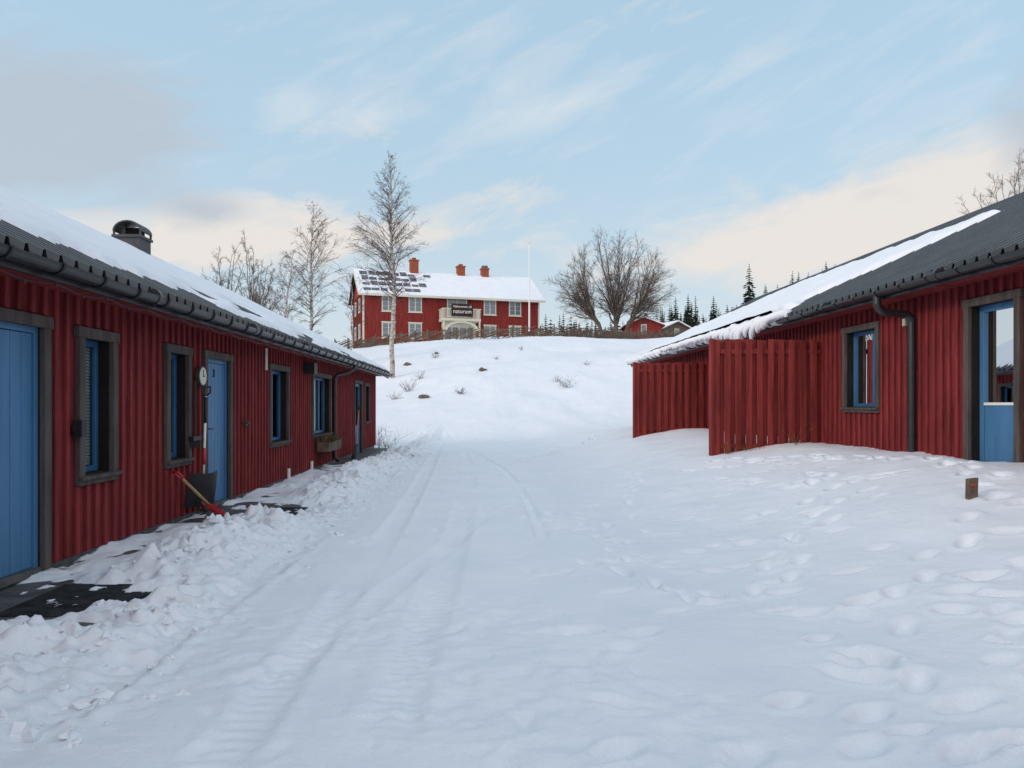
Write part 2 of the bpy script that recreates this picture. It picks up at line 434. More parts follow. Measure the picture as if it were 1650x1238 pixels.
            gl=MB(); gl.face([(s*(a+dep),ja+.02,jc+.02),(s*(a+dep),jb-.02,jc+.02),(s*(a+dep),jb-.02,je-.02),(s*(a+dep),ja+.02,je-.02)],GLASS); gl.obj('window_glass_%d'%n_,P)
            if o.get('blind'):
                bl=MB(); z=jc+.03
                while z<je-.03:
                    xa=s*(a+dep+.022); bl.face([(xa,ja+.03,z),(xa,jb-.03,z),(xa+s*.006,jb-.03,z+.024),(xa+s*.006,ja+.03,z+.024)],CURT); z+=.03
                bl.obj('blind_%d'%n_,P)
            if o.get('curt'):
                bl=MB()
                for (t0,t1) in o['curt']:
                    yy=ja+(jb-ja)*t0; n=int((jb-ja)*(t1-t0)/.02); pts=[(s*(a+dep+.08+.018*math.sin(i*1.1)),yy+i*.02) for i in range(n+1)]
                    for p,q in zip(pts[:-1],pts[1:]): bl.face([(p[0],p[1],jc),(q[0],q[1],jc),(q[0],q[1],je),(p[0],p[1],je)],CURT)
                bl.obj('curtain_%d'%n_,P)
        elif o['k']=='d':
            fw=.05
            wb(h,-dep-.03,-dep+.04,ja,ja+fw,C,je,BLUE); wb(h,-dep-.03,-dep+.04,jb-fw,jb,C,je,BLUE); wb(h,-dep-.03,-dep+.04,ja+fw,jb-fw,je-fw,je,BLUE)
            y=ja+fw+.004; nb=max(1,round((jb-ja-2*fw)/.13)); bw=(jb-ja-2*fw-.008)/nb
            for i in range(nb): wb(h,-dep-.02,-dep+.022,y+i*bw+.003,y+(i+1)*bw-.003,C+.03,je-fw-.005,BLUE)
            wb(h,-dep-.03,-dep+.018,ja+fw,jb-fw,C+.025,je-fw-.004,BLUED)
            wb(h,-dep-.03,.02,ja,jb,C-.03,C+.024,CONC)
            hy=o.get('hy',ja+.12)
            wb(h,-dep+.022,-dep+.03,hy-.02,hy+.02,C+.88,C+1.1,DARK)
            h.tube([(s*(a+dep-.03),hy,C+1.02),(s*(a+dep-.08),hy,C+1.02),(s*(a+dep-.08),hy+.11,C+1.02)],.011,6,SMOKE)
            h.obj('door_%d'%n_,P,bevel=.003)
        elif o['k']=='g':
            fw=.075
            wb(h,-dep-.03,-dep+.03,ja,ja+fw,C,je,BLUE); wb(h,-dep-.03,-dep+.03,jb-fw,jb,C,je,BLUE); wb(h,-dep-.03,-dep+.03,ja+fw,jb-fw,je-fw,je,BLUE)
            mz=C+(E-C)*.37
            wb(h,-dep-.031,-dep+.031,ja+fw,jb-fw,mz,mz+(.035 if o.get('wbar') else .06),WHITE if o.get('wbar') else BLUE)
            wb(h,-dep-.02,-dep+.015,ja+fw,jb-fw,C,mz,BLUE)
            wb(h,-dep-.03,.02,ja,jb,C-.03,C-.002,CONC)
            wb(h,-dep+.03,-dep+.04,ja+.01,ja+.055,C+.9,C+1.15,SMOKE)
            h.tube([(s*(a+dep-.03),ja+.035,C+1.05),(s*(a+dep-.08),ja+.035,C+1.05),(s*(a+dep-.08),ja+.15,C+1.05)],.011,6,SMOKE)
            h.obj('glazed_door_%d'%n_,P,bevel=.003)
            gl=MB(); gl.face([(s*(a+dep),ja+.02,mz+.02),(s*(a+dep),jb-.02,mz+.02),(s*(a+dep),jb-.02,je-.02),(s*(a+dep),ja+.02,je-.02)],GLASS); gl.obj('door_glass_%d'%n_,P)
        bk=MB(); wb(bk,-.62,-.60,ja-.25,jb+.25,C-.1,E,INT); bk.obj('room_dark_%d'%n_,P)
    return P,rz

opsL=[dict(k='d',y0=5.0,y1=6.12,z0=.05,z1=2.10,dep=.05),
 dict(k='w',y0=6.545,y1=7.236,z0=.664,z1=2.077,blind=1),
 dict(k='w',y0=8.356,y1=9.057,z0=.664,z1=2.077,blind=0,curt=[(0,.3)]),
 dict(k='d',y0=9.495,y1=10.54,z0=.05,z1=2.086,dep=.05),
 dict(k='w',y0=12.38,y1=13.63,z0=.664,z1=2.077,mull=[.5],curt=[(.55,.8)]),
 dict(k='w',y0=15.48,y1=17.35,z0=.664,z1=2.077,mull=[.36,.66],curt=[(.1,.3),(.7,.95)]),
 dict(k='g',y0=20.5,y1=21.8,z0=-.05,z1=2.08,dep=.06),
 dict(k='w',y0=22.3,y1=23.2,z0=.8,z1=2.05)]
PL,rzL=longhouse('red_longhouse',-1,3.6,3.2,2.46,8.4,5.05,-6,24.5,.06,0,opsL)
opsR=[dict(k='w',y0=7.35,y1=8.30,z0=1.2,z1=2.70),
 dict(k='g',y0=8.42,y1=9.41,z0=.6,z1=2.70,wbar=1),
 dict(k='w',y0=11.44,y1=12.6,z0=1.26,z1=2.675,mull=[.33],curt=[(0,.28),(.75,1)])]
PR,rzR=longhouse('red_longhouse',1,6.1,5.6,3.02,10.4,5.43,-4,27.9,.45,0,opsR)

text('door_number','3',.15,(-3.622,9.98,1.80),(math.pi/2,0,math.pi/2),JAMB,PL)
mb=MB(); mb.tube([(-3.115,17.9,2.34),(-3.115,17.9,2.26),(-3.25,17.8,2.16),(-3.47,17.6,2.1),(-3.52,17.55,2.0),(-3.52,17.55,.15),(-3.42,17.55,.05)],.042,10,DARK)
for z in (.6,1.6): mb.tube([(-3.52,17.55,z),(-3.52,17.55,z+.04)],.052,10,DARK)
mb.obj('downpipe',PL,smooth=True)
mb=MB(); pts=[(5.515,10.45,2.93),(5.515,10.45,2.84)]
for i in range(7):
    t=i/6; a_=t*math.pi/2; pts.append((5.515+.14*(1-math.cos(a_)),10.45,2.80-.12*math.sin(a_)))
pts+=[(5.86,10.45,2.66)]
for i in range(6):
    t=i/5; a_=t*math.pi/2; pts.append((5.88+.12*math.sin(a_),10.45,2.54+.12*math.cos(a_)))
pts+=[(6.0,10.45,.6)]
mb.tube(pts,.052,12,DARK)
for z in (.95,1.9): mb.tube([(6.0,10.45,z),(6.0,10.45,z+.05)],.062,12,DARK)
mb.box(6.03,6.1,10.66,10.74,2.52,2.62,CREAM)
mb.obj('downpipe',PR,smooth=False)
# chimney
mb=MB(); cy=17.8; cx=-8.4; dz=-.22
mb.box(cx-.3,cx+.3,cy-.3,cy+.3,4.5,5.55+dz,SMOKE); mb.box(cx-.34,cx+.34,cy-.34,cy+.34,5.55+dz,5.61+dz,SMOKE)
mb.box(cx-.2,cx+.2,cy+.05,cy+.2,5.61+dz,5.85+dz,JAMB)
n=10
k=mb.mi(SMOKE); b0=len(mb.v)
for i in range(n+1):
    an=math.pi*i/n
    for r in (.34,.30):
        for yy in (cy-.3,cy+.3): mb.v.append((cx+math.cos(an)*r,yy,5.70+dz+math.sin(an)*r*.75))
for i in range(n):
    q=b0+i*4; mb.f+=[(q,q+1,q+5,q+4),(q+2,q+6,q+7,q+3),(q,q+4,q+6,q+2),(q+1,q+3,q+7,q+5)]; mb.m+=[k]*4
for dx in (-.31,.31):
    for dy in (-.27,.27): mb.box(cx+dx-.02,cx+dx+.02,cy+dy-.02,cy+dy+.02,5.60+dz,5.74+dz,SMOKE)
mb.obj('chimney',PL)
# snow on left roof
yv=np.arange(-6.2,24.96,.05); xv=np.concatenate([np.arange(3.2,6,.035),np.arange(6,8.46,.1)])
GX,GY=np.meshgrid(xv,yv)
edge=3.25+.50*(1-S((GY-6)/7))+.22*(fbm(GY/.5,GY*0,5,3)-.5)*2+.2*(vn(GY/.17,GY*0+3,6)-.5)
th=.16*S((GX-edge)/.22)-.03
th+= (fbm(GX/.6,GY/.6,8,3)-.5)*.04*(S((GX-edge)/.3))
def hole(cx,cy,rx,ry,am=.38):
    global th
    d=((GX-cx-(GY-cy)*.1)/rx)**2+((GY-cy)/ry)**2
    th-=am*np.exp(-d**2)*(.5+fbm(GX/.2,GY/.2,15,3))
hole(4.2,11.4,.42,.8);hole(4.6,14.3,.36,1.0);hole(4.0,12.9,.22,.7);hole(4.2,17,.25,1.0);hole(3.8,9.8,.2,.5);hole(3.65,15.5,.15,1.2);hole(3.6,19,.15,1.2)
GZ=rzL(GX)+np.maximum(th,-.05)
gridobj('roof_snow',-GX,GY,GZ,SNOW,PL)
xv2=np.linspace(8.38,13.6,12); G2,H2=np.meshgrid(xv2,np.arange(-6.2,24.9,.5)); gridobj('roof_snow_back',-G2,H2,5.05-(G2-8.4)*.5+.1,SNOW,PL)
# snow on right roof
yv=np.arange(11,28.4,.05); xv=np.arange(5.5,10.45,.04)
GX,GY=np.meshgrid(xv,yv)
yb=np.interp(GX,[5.4,5.8,6.45,7.4,8.8,9.4],[13.5,14.2,14.6,13.6,12.3,15.5])
xb=np.interp(GY,[12,16,22,25,28.6],[8.85,9.35,9.55,8.6,8.2])
nz=(fbm(GX/.5,GY/.5,25,3)-.5)
inside=S((GY-yb+nz*.9)/.5)*S((xb+nz*.5-GX)/.3)
th=.17*inside-.03+nz*.03*inside
th+=.10*inside*np.exp(-((GX-5.6)/.35)**2)
GZ=rzR(GX)+np.maximum(th,-.06)
gridobj('roof_snow',GX,GY,GZ,SNOW,PR)
mb=MB()
y=14.0
while y<28.2:
    r=random.uniform(.08,.14)
    blob(mb,(5.5+random.uniform(-.04,.05),y,rzR(5.5)+.04+random.uniform(-.03,.04)),r,SNOW,sx=1,sy=1.3,sz=.9,rough=.15)
    y+=random.uniform(.06,.12)
y=13.75
while y<22:
    big=math.exp(-((y-15.2)/1.3)**2)
    L=.10+.34*big*random.uniform(.6,1.2); ou=.10+.18*random.random()
    p0=Vector((5.66,y,rzR(5.5)+.08)); pts=[p0]; n=8
    for i in range(1,n+1):
        t=i/n; an=-.2+t*2.6
        pts.append(Vector((5.60-(ou+.1)*math.sin(min(an,2.6)*.85)-.02,y+.12*t,rzR(5.5)+.09-L*t**1.6)))
    mb.tube(pts,[.09*(1-.6*(i/n)**1.5)*random.uniform(.85,1.15) for i in range(n+1)],7,SNOW)
    y+=random.uniform(.08,.24)
mb.obj('snow_cornice',PR,smooth=True)
mb=MB(); y=4.0; pts=[]
while y<18:
    n=8
    for i in range(n): pts.append((-3.16+.0,y+i*.75/n,2.30-.035*math.sin(math.pi*i/n)-.02))
    y+=.75
mb.tube(pts,.004,4,DARK)
for i in range(0,len(pts),4):
    p=pts[i]; mb.tube([p,(p[0],p[1],p[2]-.015),(p[0],p[1],p[2]-.03)],[.004,.007,.003],5,SMOKE)
mb.obj('string_lights',PL)
mb=MB()
mb.tube([(-3.57,6.50,1.17),(-3.50,6.50,1.17)],.055,10,BLKPL); mb.box(-3.56,-3.49,6.46,6.54,1.10,1.25,BLKPL)
mb.box(-3.57,-3.36,14.75,15.0,2.0,2.22,BLKPL)
mb.tube([(-3.57,11.05,1.12),(-3.50,11.05,1.12),(-3.48,11.05,1.08)],.02,8,SMOKE)
mb.box(-3.57,-3.52,11.0,11.1,1.08,1.14,SMOKE)
for yy,z0 in ((13.5,.05),(15.3,.05)):
    mb.tube([(-3.54,yy,z0),(-3.54,yy,z0+.18)],.03,8,WHITE)
mb.tube([(-3.54,12.1,2.3),(-3.54,12.1,1.95)],.022,8,WHITE)
mb.obj('wall_fittings',PL)
T=empty('wall_thermometer',(-3.55,9.27,1.74))
mb=MB(); mb.tube([(0,0,0),(.05,0,0)],.125,24,SMOKE); mb.tube([(.045,0,0),(.056,0,0)],.108,24,CREAM); mb.box(.057,.06,-.006,.006,-.01,.08,JAMB); mb.box(.057,.06,-.01,.05,-.006,.006,JAMB); mb.obj('dial',T)
F=empty('window_flower_box',(-3.5,15.6,.40))
mb=MB(); mb.box(0,.26,0,1.3,0,.025,WOOD); mb.box(0,.02,0,1.3,.026,.2,WOOD); mb.box(.24,.26,0,1.3,.026,.2,WOOD); mb.box(.021,.239,0,.02,.026,.2,WOOD); mb.box(.021,.239,1.28,1.3,.026,.2,WOOD); mb.box(.02,.24,.02,1.28,.05,.19,SNOW)
for y in (.15,1.15): mb.tube([(-.02,y,-.12),(.14,y,-.01)],.012,5,DARK)
mb.obj('box',F)
mb=MB()
for i in range(520):
    p=Vector((random.uniform(.02,.24),random.uniform(.03,1.27),.16)); d=Vector((random.gauss(0,.5),random.gauss(0,.5),1)).normalized()*random.uniform(.08,.24)
    mb.tube([p,p+d*.6,p+d+Vector((0,0,-.03))],[.006,.006,.002],3,PINE if i%3 else GRASS)
mb.obj('heather',F)
# ------------------------------------------------------------------ slabs and mats
mb=MB(); mb.box(-3.6,-2.35,3.6,6.3,-.25,.0,CONC); mb.obj('doorstep_slab',bevel=.01)
mb=MB(); mb.box(-3.6,-2.5,9.2,10.9,-.25,.004,CONC); mb.obj('doorstep_slab',bevel=.01)
mb=MB(); mb.box(-3.6,-3.12,6.35,9.15,-.25,-.0,CONC); mb.box(-3.6,-3.12,10.95,24,-.25,-.005,CONC); mb.obj('concrete_path',bevel=.01)
def doormat(x0,x1,y0,y1,z):
    mb=MB(); mb.box(x0,x1,y0,y1,z,z+.008,MATM)
    y=y0+.02
    while y<y1-.02: mb.box(x0+.02,x1-.02,y,y+.012,z+.008,z+.012,MATM); y+=.03
    mb.obj('door_mat')
doormat(-3.2,-2.4,4.85,5.7,.004)
doormat(-2.95,-2.35,9.15,9.95,.008)
# ------------------------------------------------------------------ shovels
def blade(mb,M,w,h,m,curve=.12,n=8):
    V=[]
    for j in range(n+1):
        t=j/n
        for i in range(n+1):
            u=i/n*2-1
            V.append(Vector((u*w/2*(1-.06*t),-curve*(1-u*u)*.5-curve*math.sin(t*math.pi*.5)*.5+curve*.5,t*h-.05*h*u*u*(1 if t<.5 else -1))))
    k=mb.mi(m)
    for off in (0,.008):
        b0=len(mb.v)
        for v in V:
            q=M@(v+Vector((0,off,0))); mb.v.append(tuple(q))
        for j in range(n):
            for i in range(n):
                a0=b0+j*(n+1)+i; f=(a0,a0+1,a0+n+2,a0+n+1); mb.f.append(f if off else f[::-1]); mb.m.append(k)
    for i in range(0,n+1,2):
        u=i/n*2-1
        mb.tube([M@(Vector((u*w/2,-curve*(1-u*u)*.5+curve*.5-.008,.02))),M@(Vector((u*w/2*.97,-curve*(1-u*u)*.5-curve*.3+curve*.5-.008,h*.6)))],.006,4,m)
def shovel(name,loc,rot,L,w,h,mh,mbld,blade_curve=.12,bands=None,hr=.015):
    P=empty(name,loc); P.rotation_euler=rot
    mb=MB(); blade(mb,Matrix.Identity(4),w,h,mbld,blade_curve); mb.obj('scoop',P,smooth=True)
    hd=MB(); hd.tube([(0,.0,h*.5),(0,0,L)],hr,8,mh)
    if bands:
        for z0,z1,m in bands: hd.tube([(0,0,z0),(0,0,z1)],hr+.004,8,m)
    hd.tube([(0,0,L),(-.055,0,L+.04),(-.055,0,L+.11)],.011,6,mbld); hd.tube([(0,0,L),(.055,0,L+.04),(.055,0,L+.11)],.011,6,mbld); hd.tube([(-.06,0,L+.11),(.06,0,L+.11)],.013,6,mbld)
    hd.obj('handle',P,smooth=True)
    return P
shovel('snow_shovel',(-3.37,8.92,.17),(math.radians(3),0,math.radians(52)),1.32,.38,.40,WHITE,BLKPL,blade_curve=.16,bands=[(.5,.7,REDPL),(1.0,1.31,BLKPL)])
vv=Vector((-.34,-.45,.55)).normalized()
shovel('snow_shovel',(-3.08,8.78,.05),vv.to_track_quat('Z','Y').to_euler(),.72,.26,.28,WOODL,REDPL,blade_curve=.08,hr=.018)
shovel('snow_shovel',(-3.36,19.3,-.05),(math.radians(5),0,math.radians(90)),1.3,.4,.4,ORPL,BLKPL)
P=empty('wall_broom',(-3.52,9.08,.95)); mb=MB(); mb.tube([(0,0,.0),(0,0,.72)],.014,7,DARK); mb.obj('handle',P)
mb=MB(); mb.box(-.03,.03,-.13,.13,.0,.05,BLKPL)
for i in range(60):
    y=random.uniform(-.12,.12); x=random.uniform(-.02,.03); mb.tube([(x,y,0),(x+random.gauss(0,.008),y+random.gauss(0,.008),-.09)],.003,3,BLKPL)
mb.obj('bristles',P)
# ------------------------------------------------------------------ privacy fences
def panel(yf,x0,x1,zt,zb):
    P=empty('wooden_privacy_fence',(x0,yf,0))
    mb=MB(); x=0; i=0; W=x1-x0
    while x<W-.03:
        o=-.045 if i%2==0 else .02
        dz=random.uniform(-.015,.015); sl=random.uniform(-.008,.008); w=.108
        mb.hexa([(x,o,zb),(x+w,o,zb),(x+w,o+.022,zb),(x,o+.022,zb),(x+sl,o,zt+dz),(x+w+sl,o,zt+dz),(x+w+sl,o+.022,zt+dz),(x+sl,o+.022,zt+dz)],FENCE)
        x+=.097; i+=1
    mb.obj('boards',P,bevel=.003)
    mb=MB(); mb.box(-.06,-.003,-.07,.06,zb,zt+.02,FENCE)
    for z in (zb+.5,zt-.25): mb.box(0,W,-.022,.019,z,z+.09,FENCE)
    mb.box(W-.5,W-.41,.05,.14,zb,zt-.03,FENCE)
    mb.obj('posts',P,bevel=.004)
panel(13.4,4.12,6.06,2.55,.1)
panel(20.3,4.12,6.06,2.53,.2)
px_,py_=4.42,6.75; z=zat(px_,py_)
P=empty('wooden_stake',(px_,py_,z)); mb=MB(); mb.hexa([(-.045,-.02,-.2),(.04,-.02,-.2),(.04,.03,-.2),(-.045,.03,-.2),(-.04,-.02,.17),(.05,-.02,.18),(.05,.03,.175),(-.04,.03,.165)],WOOD); mb.box(-.03,.03,-.03,-.021,.1,.13,BRICK); mb.obj('stake',P,bevel=.004)
# ------------------------------------------------------------------ trees
def rvec(s=1): return Vector((random.gauss(0,s),random.gauss(0,s),random.gauss(0,s)))
def branch(mb,p,d,L,r,n,m,droop=0,wig=.12,sides=4,tip=.3):
    pts=[p.copy()]; rad=[r]; d=d.normalized()
    for i in range(n):
        d=(d+rvec(wig)+Vector((0,0,-droop*(i+1)/n))).normalized()
        p=p+d*(L/n); pts.append(p.copy()); rad.append(r*(1-(1-tip)*(i+1)/n))
    mb.tube(pts,rad,sides,m,cap=False); return pts
def birch(name,loc,H,crownw,cs=.30,nb=95,lean=(0,0),seed=1,tr=.15,trunkm=BIRCH,twm=TWIGB,sub=11,peak=.5,rt=.008,dr=.12):
    random.seed(seed)
    P=empty(name,loc); tm=MB(); bm_=MB()
    n=18; tp=[]
    x=y=0
    for i in range(n+1):
        t=i/n; tp.append(Vector((lean[0]*t+x,lean[1]*t+y,H*t-.3*(i==0)))); x+=random.gauss(0,.05); y+=random.gauss(0,.05)
    tm.tube(tp,[tr*(1-t/n)**.85+.010 for t in range(n+1)],8,trunkm); tm.obj('trunk',P,smooth=True)
    for i in range(nb):
        t=cs+(1-cs)*(i+random.random())/nb*.985
        q=t*n; j=int(q); p=tp[j].lerp(tp[min(n,j+1)],q-j)
        tt=(t-cs)/(1-cs)
        w=crownw*(min(1,(tt+.12)/peak) if tt<peak else (1-((tt-peak)/(1-peak)))**.9+.05)*random.uniform(.6,1.1)
        az=random.uniform(0,6.283); up=.65+.7*tt+random.gauss(0,.12)
        d=Vector((math.cos(az),math.sin(az),up))
        L=w*math.sqrt(1+up*up)*.95
        br=branch(bm_,p,d,L,max(.010,tr*.2*(1-.7*tt)),6,twm,droop=dr*(1-tt),wig=.07,sides=4,tip=.25)
        ns=max(3,int(sub*L/2))
        for s_ in range(ns):
            u=.12+.88*random.random(); jj=min(5,int(u*6))
            q0=br[jj].lerp(br[jj+1],random.random())
            dd=(br[jj+1]-br[jj]).normalized()+rvec(.42)
            l2=L*random.uniform(.16,.40)*(1.15-.5*u)
            sb=branch(bm_,q0,dd,l2,rt*1.2,3,twm,droop=.12,wig=.12,sides=3)
            for k2 in range(4):
                q1=sb[random.choice([0,1,2])].lerp(sb[3],random.random()*.8)
                branch(bm_,q1,dd.normalized()+rvec(.45),l2*random.uniform(.4,.8),rt,2,twm,droop=.15,wig=.15,sides=3,tip=.5)
    bm_.obj('branches',P)
    return P
birch('birch_tree',(-5.55,45,gz(-5.55,45)),13.6,2.2,cs=.33,nb=120,seed=3,sub=11,peak=.22,rt=.0055)
birch('birch_tree',(-11.6,50,gz(-11.6,50)),11.3,2.3,cs=.18,nb=75,seed=5,tr=.13,peak=.35,sub=10,rt=.0065)
birch('birch_tree',(-13.2,49,gz(-13.2,49)),8.2,1.8,cs=.12,nb=55,seed=6,tr=.1,peak=.4,sub=10,lean=(.6,0),rt=.0065)
birch('birch_tree',(-9.9,55,gz(-9.9,55)),6.2,1.6,cs=.1,nb=42,seed=8,tr=.07,peak=.4,sub=9,rt=.0065)

def crowntree(name,loc,H,W,nl,seed,tr,stems,rt=.010,sb_n=13,m=OAKB,tw=TWIG,maxth=62):
    random.seed(seed); P=empty(name,loc); tm=MB(); bm_=MB()
    forks=[]
    for (sx,lx) in stems:
        p0=Vector((sx,0,-.3)); pts=branch(tm,p0,Vector((lx,random.uniform(-.1,.1),1)),H*.20,tr,4,m,droop=0,wig=.05,sides=9,tip=.72)
        forks.append((pts[-1],(pts[-1]-pts[-2]).normalized()))
        forks.append((pts[-2],(pts[-1]-pts[-2]).normalized()))
    for i in range(nl):
        th=math.radians(maxth)*((i+.5)/nl)**.62; az=i*2.39996+random.uniform(-.3,.3)
        tip=Vector((math.sin(th)*math.cos(az)*W,math.sin(th)*math.sin(az)*W,H*.22+math.cos(th)*H*.78))*random.uniform(.86,1.02)
        f=min(forks,key=lambda q:(Vector((q[0].x,q[0].y,0))-Vector((tip.x*.3,tip.y*.1,0))).length+random.uniform(0,.5))
        p0=f[0]; ctrl=p0+f[1]*H*.22+Vector((tip.x*.28,tip.y*.28,0)); n=9; pts=[]
        for j in range(n+1):
            t=j/n; q=p0*(1-t)**2+ctrl*2*t*(1-t)+tip*t*t
            pts.append(q+rvec(.07*W/5)*(1 if 0<j else 0))
        r0=tr*.40
        rad=[r0*(1-t/n)**1.1+.014 for t in range(n+1)]
        tm.tube(pts,rad,6,m,cap=False)
        for s_ in range(sb_n):
            t=.15+.85*(s_+random.random())/sb_n; j=min(n-1,int(t*n)); q0=pts[j].lerp(pts[j+1],t*n-j)
            tan=(pts[j+1]-pts[j]).normalized(); ax=rvec(1); ax=(ax-tan*ax.dot(tan)).normalized()
            out=(q0-Vector((0,0,H*.35))).normalized()
            d=tan+ax*.7+out*.35
            L=W*.34*(1.15-.5*t)*random.uniform(.7,1.15)
            br=branch(bm_,q0,d,L,max(rt*1.6,rad[j]*.4),5,tw,droop=-.03,wig=.12,sides=4,tip=.4)
            for s2 in range(9):
                u=random.uniform(.15,1); jj=min(4,int(u*5)); q1=br[jj].lerp(br[jj+1],random.random())
                d2=(br[jj+1]-br[jj]).normalized()+rvec(.45)
                l2=L*random.uniform(.25,.5)
                sb=branch(bm_,q1,d2,l2,rt*1.1,3,tw,droop=-.03,wig=.14,sides=3,tip=.6)
                for s3 in range(4):
                    q2=sb[random.choice([1,2,3])]
                    branch(bm_,q2,d2.normalized()+rvec(.5),l2*random.uniform(.35,.7),rt*.75,2,tw,droop=0,wig=.15,sides=3,tip=.6)
    tm.obj('trunk',P,smooth=True); bm_.obj('branches',P); return P
crowntree('bare_deciduous_tree',(13.2,75,gz(13.2,75)),11.0,6.1,38,11,.23,[(-1.1,-.15),(.1,.02),(1.0,.22)],rt=.0078,sb_n=14,maxth=78)
crowntree('bare_deciduous_tree',(-19.8,60,gz(-19.8,60)),10.3,3.5,18,13,.13,[(-.5,-.1),(.5,.15)],rt=.0075,sb_n=12,maxth=70)
crowntree('bare_deciduous_tree',(-17.6,58,gz(-17.6,58)),7.9,2.6,13,14,.09,[(0,0)],rt=.0075,sb_n=11,maxth=70)
crowntree('bare_deciduous_tree',(43.4,61,8.2),14.3,4.4,24,17,.16,[(-.7,-.1),(.6,.1)],rt=.0078,sb_n=12,maxth=70)
def tuft(name,x,y,h,n,sp,m=TWIG,r=.006):
    z=gz(x,y) if (x<-2.6 or y>28) else zat(x,y)
    P=empty(name,(x,y,z)); mb=MB()
    for i in range(n):
        d=Vector((random.gauss(0,sp),random.gauss(0,sp),1))
        pts=branch(mb,Vector((random.gauss(0,h*.12),random.gauss(0,h*.12),-.05)),d,h*random.uniform(.5,1.1),r,4,m,droop=.15,wig=.15,sides=3)
        for k in range(3): branch(mb,pts[random.choice([1,2,3])],d+rvec(.5),h*.3,r*.7,2,m,wig=.2,sides=3)
    mb.obj('stems',P)
random.seed(21)
for a_ in [(-4.1,41,.9,22,.5),(-3.7,43.5,.7,14,.5),(-1.2,39,.6,26,.9),(4.55,40.5,.9,20,.5),(4.1,42,.6,10,.5),(-3.3,50,.6,16,.5),(.8,49,.4,10,.5),(-4.6,38.5,.6,18,.9),(2.6,52,.5,12,.6),(6.5,47,.5,10,.6)]:
    tuft('dry_shrub',*a_,TWIG,.007)
tuft('dry_shrub',-3.35,24.9,1.0,24,.35,TWIG,.006)
tuft('dry_shrub',4.35,13.15,.35,10,.6,GRASS,.004); tuft('dry_shrub',4.75,13.1,.3,12,1.2,GRASS,.004); tuft('dry_shrub',5.5,13.0,.5,6,.4,GRASS,.004)
tuft('dry_grass_tuft',.55,3.35,.06,6,1.2,TWIG,.0015); tuft('dry_grass_tuft',1.38,2.35,.05,5,1.2,TWIG,.0015); tuft('dry_grass_tuft',.28,4.5,.05,5,1.2,TWIG,.0015)
mb=MB()
for i in range(60):
    x=random.uniform(5,19) ; y=random.uniform(62,70); z=gz(x,y); h=random.uniform(.4,1.2)
    for k in range(9):
        d=Vector((random.gauss(0,.35),random.gauss(0,.35),1)); pts=branch(mb,Vector((x+random.gauss(0,.3),y,z-.1)),d,h*random.uniform(.6,1.1),.012,3,TWIG,wig=.15,sides=3)
        for q in range(4): branch(mb,pts[random.choice([1,2])],d+rvec(.5),h*.35,.009,2,TWIG,wig=.2,sides=3)
mb.obj('hilltop_brush')
random.seed(5)
for (x,y,r_) in ((-3.1,38.3,.2),(-.1,45.2,.22),(-5,48.5,.2),(-3.3,51.5,.13)):
    mb=MB(); blob(mb,(0,0,0),r_,ROCK,1.3,1,.6,.5); blob(mb,(r_*.9,.1,-.05),r_*.6,ROCK,1,1,.7,.5); blob(mb,(r_*.2,.1,r_*.4),r_*.85,SNOW,1.4,1,.4,.2)
    o=mb.obj('boulder'); o.location=(x,y,gz(x,y)+.05)
def spruce(mb,x,y,z,h,w,m=SPR):
    mb.tube([(x,y,z-.5),(x,y,z+h)],[h*.015,.02],5,TWIG)
    n=int(h*2.6)
    for i in range(n):
        t=(i+.5)/n; zz=z+h*(.08+.92*t); rr=w*(1-t)**.85*random.uniform(.75,1.15)+.08
        nb=max(5,int(11*(1-t)+4))
        for k in range(nb):
            a=random.uniform(0,6.283); r=rr*random.uniform(.7,1.15); dz=-r*.35
            c,s_=math.cos(a),math.sin(a); hw=r*.28+.05
            p0=(x,y,zz+.25*h/n); p1=(x+c*r*.6-s_*hw,y+s_*r*.6+c*hw,zz+dz*.5-.1*r); p2=(x+c*r,y+s_*r,zz+dz*.8); p3=(x+c*r*.6+s_*hw,y+s_*r*.6-c*hw,zz+dz*.5-.15*r)
            mb.face([p0,p1,p2,p3],m)
mb=MB(); random.seed(31)
for i in range(360):
    y=random.uniform(135,185); u=random.uniform(.225,.50); x=u*y+random.gauss(0,1); z=gz(x,y)
    h=random.uniform(5,10)*(1 if random.random()<.85 else 1.4)
    spruce(mb,x,y,z-1,h,h*.2)
for i in range(210):
    y=random.uniform(130,180); u=random.uniform(.07,.29); x=u*y; spruce(mb,x,y,gz(x,y)-.5,random.uniform(6.5,9.5)+8*max(0,u-.2)*random.uniform(1,5),1.7)
mb.obj('distant_spruce_forest')
P=empty('spruce_tree',(44.5,125,gz(44.5,125))); mb=MB(); spruce(mb,0,0,0,14.5,2.6); mb.obj('crown',P)
mb=MB()
for i in range(54):
    y=random.uniform(88,112); u=random.uniform(.075,.22); x=u*y; spruce(mb,x,y,gz(x,y)-.3,random.uniform(1.8,4.0),1.3,PINE)
mb.obj('pine_saplings')
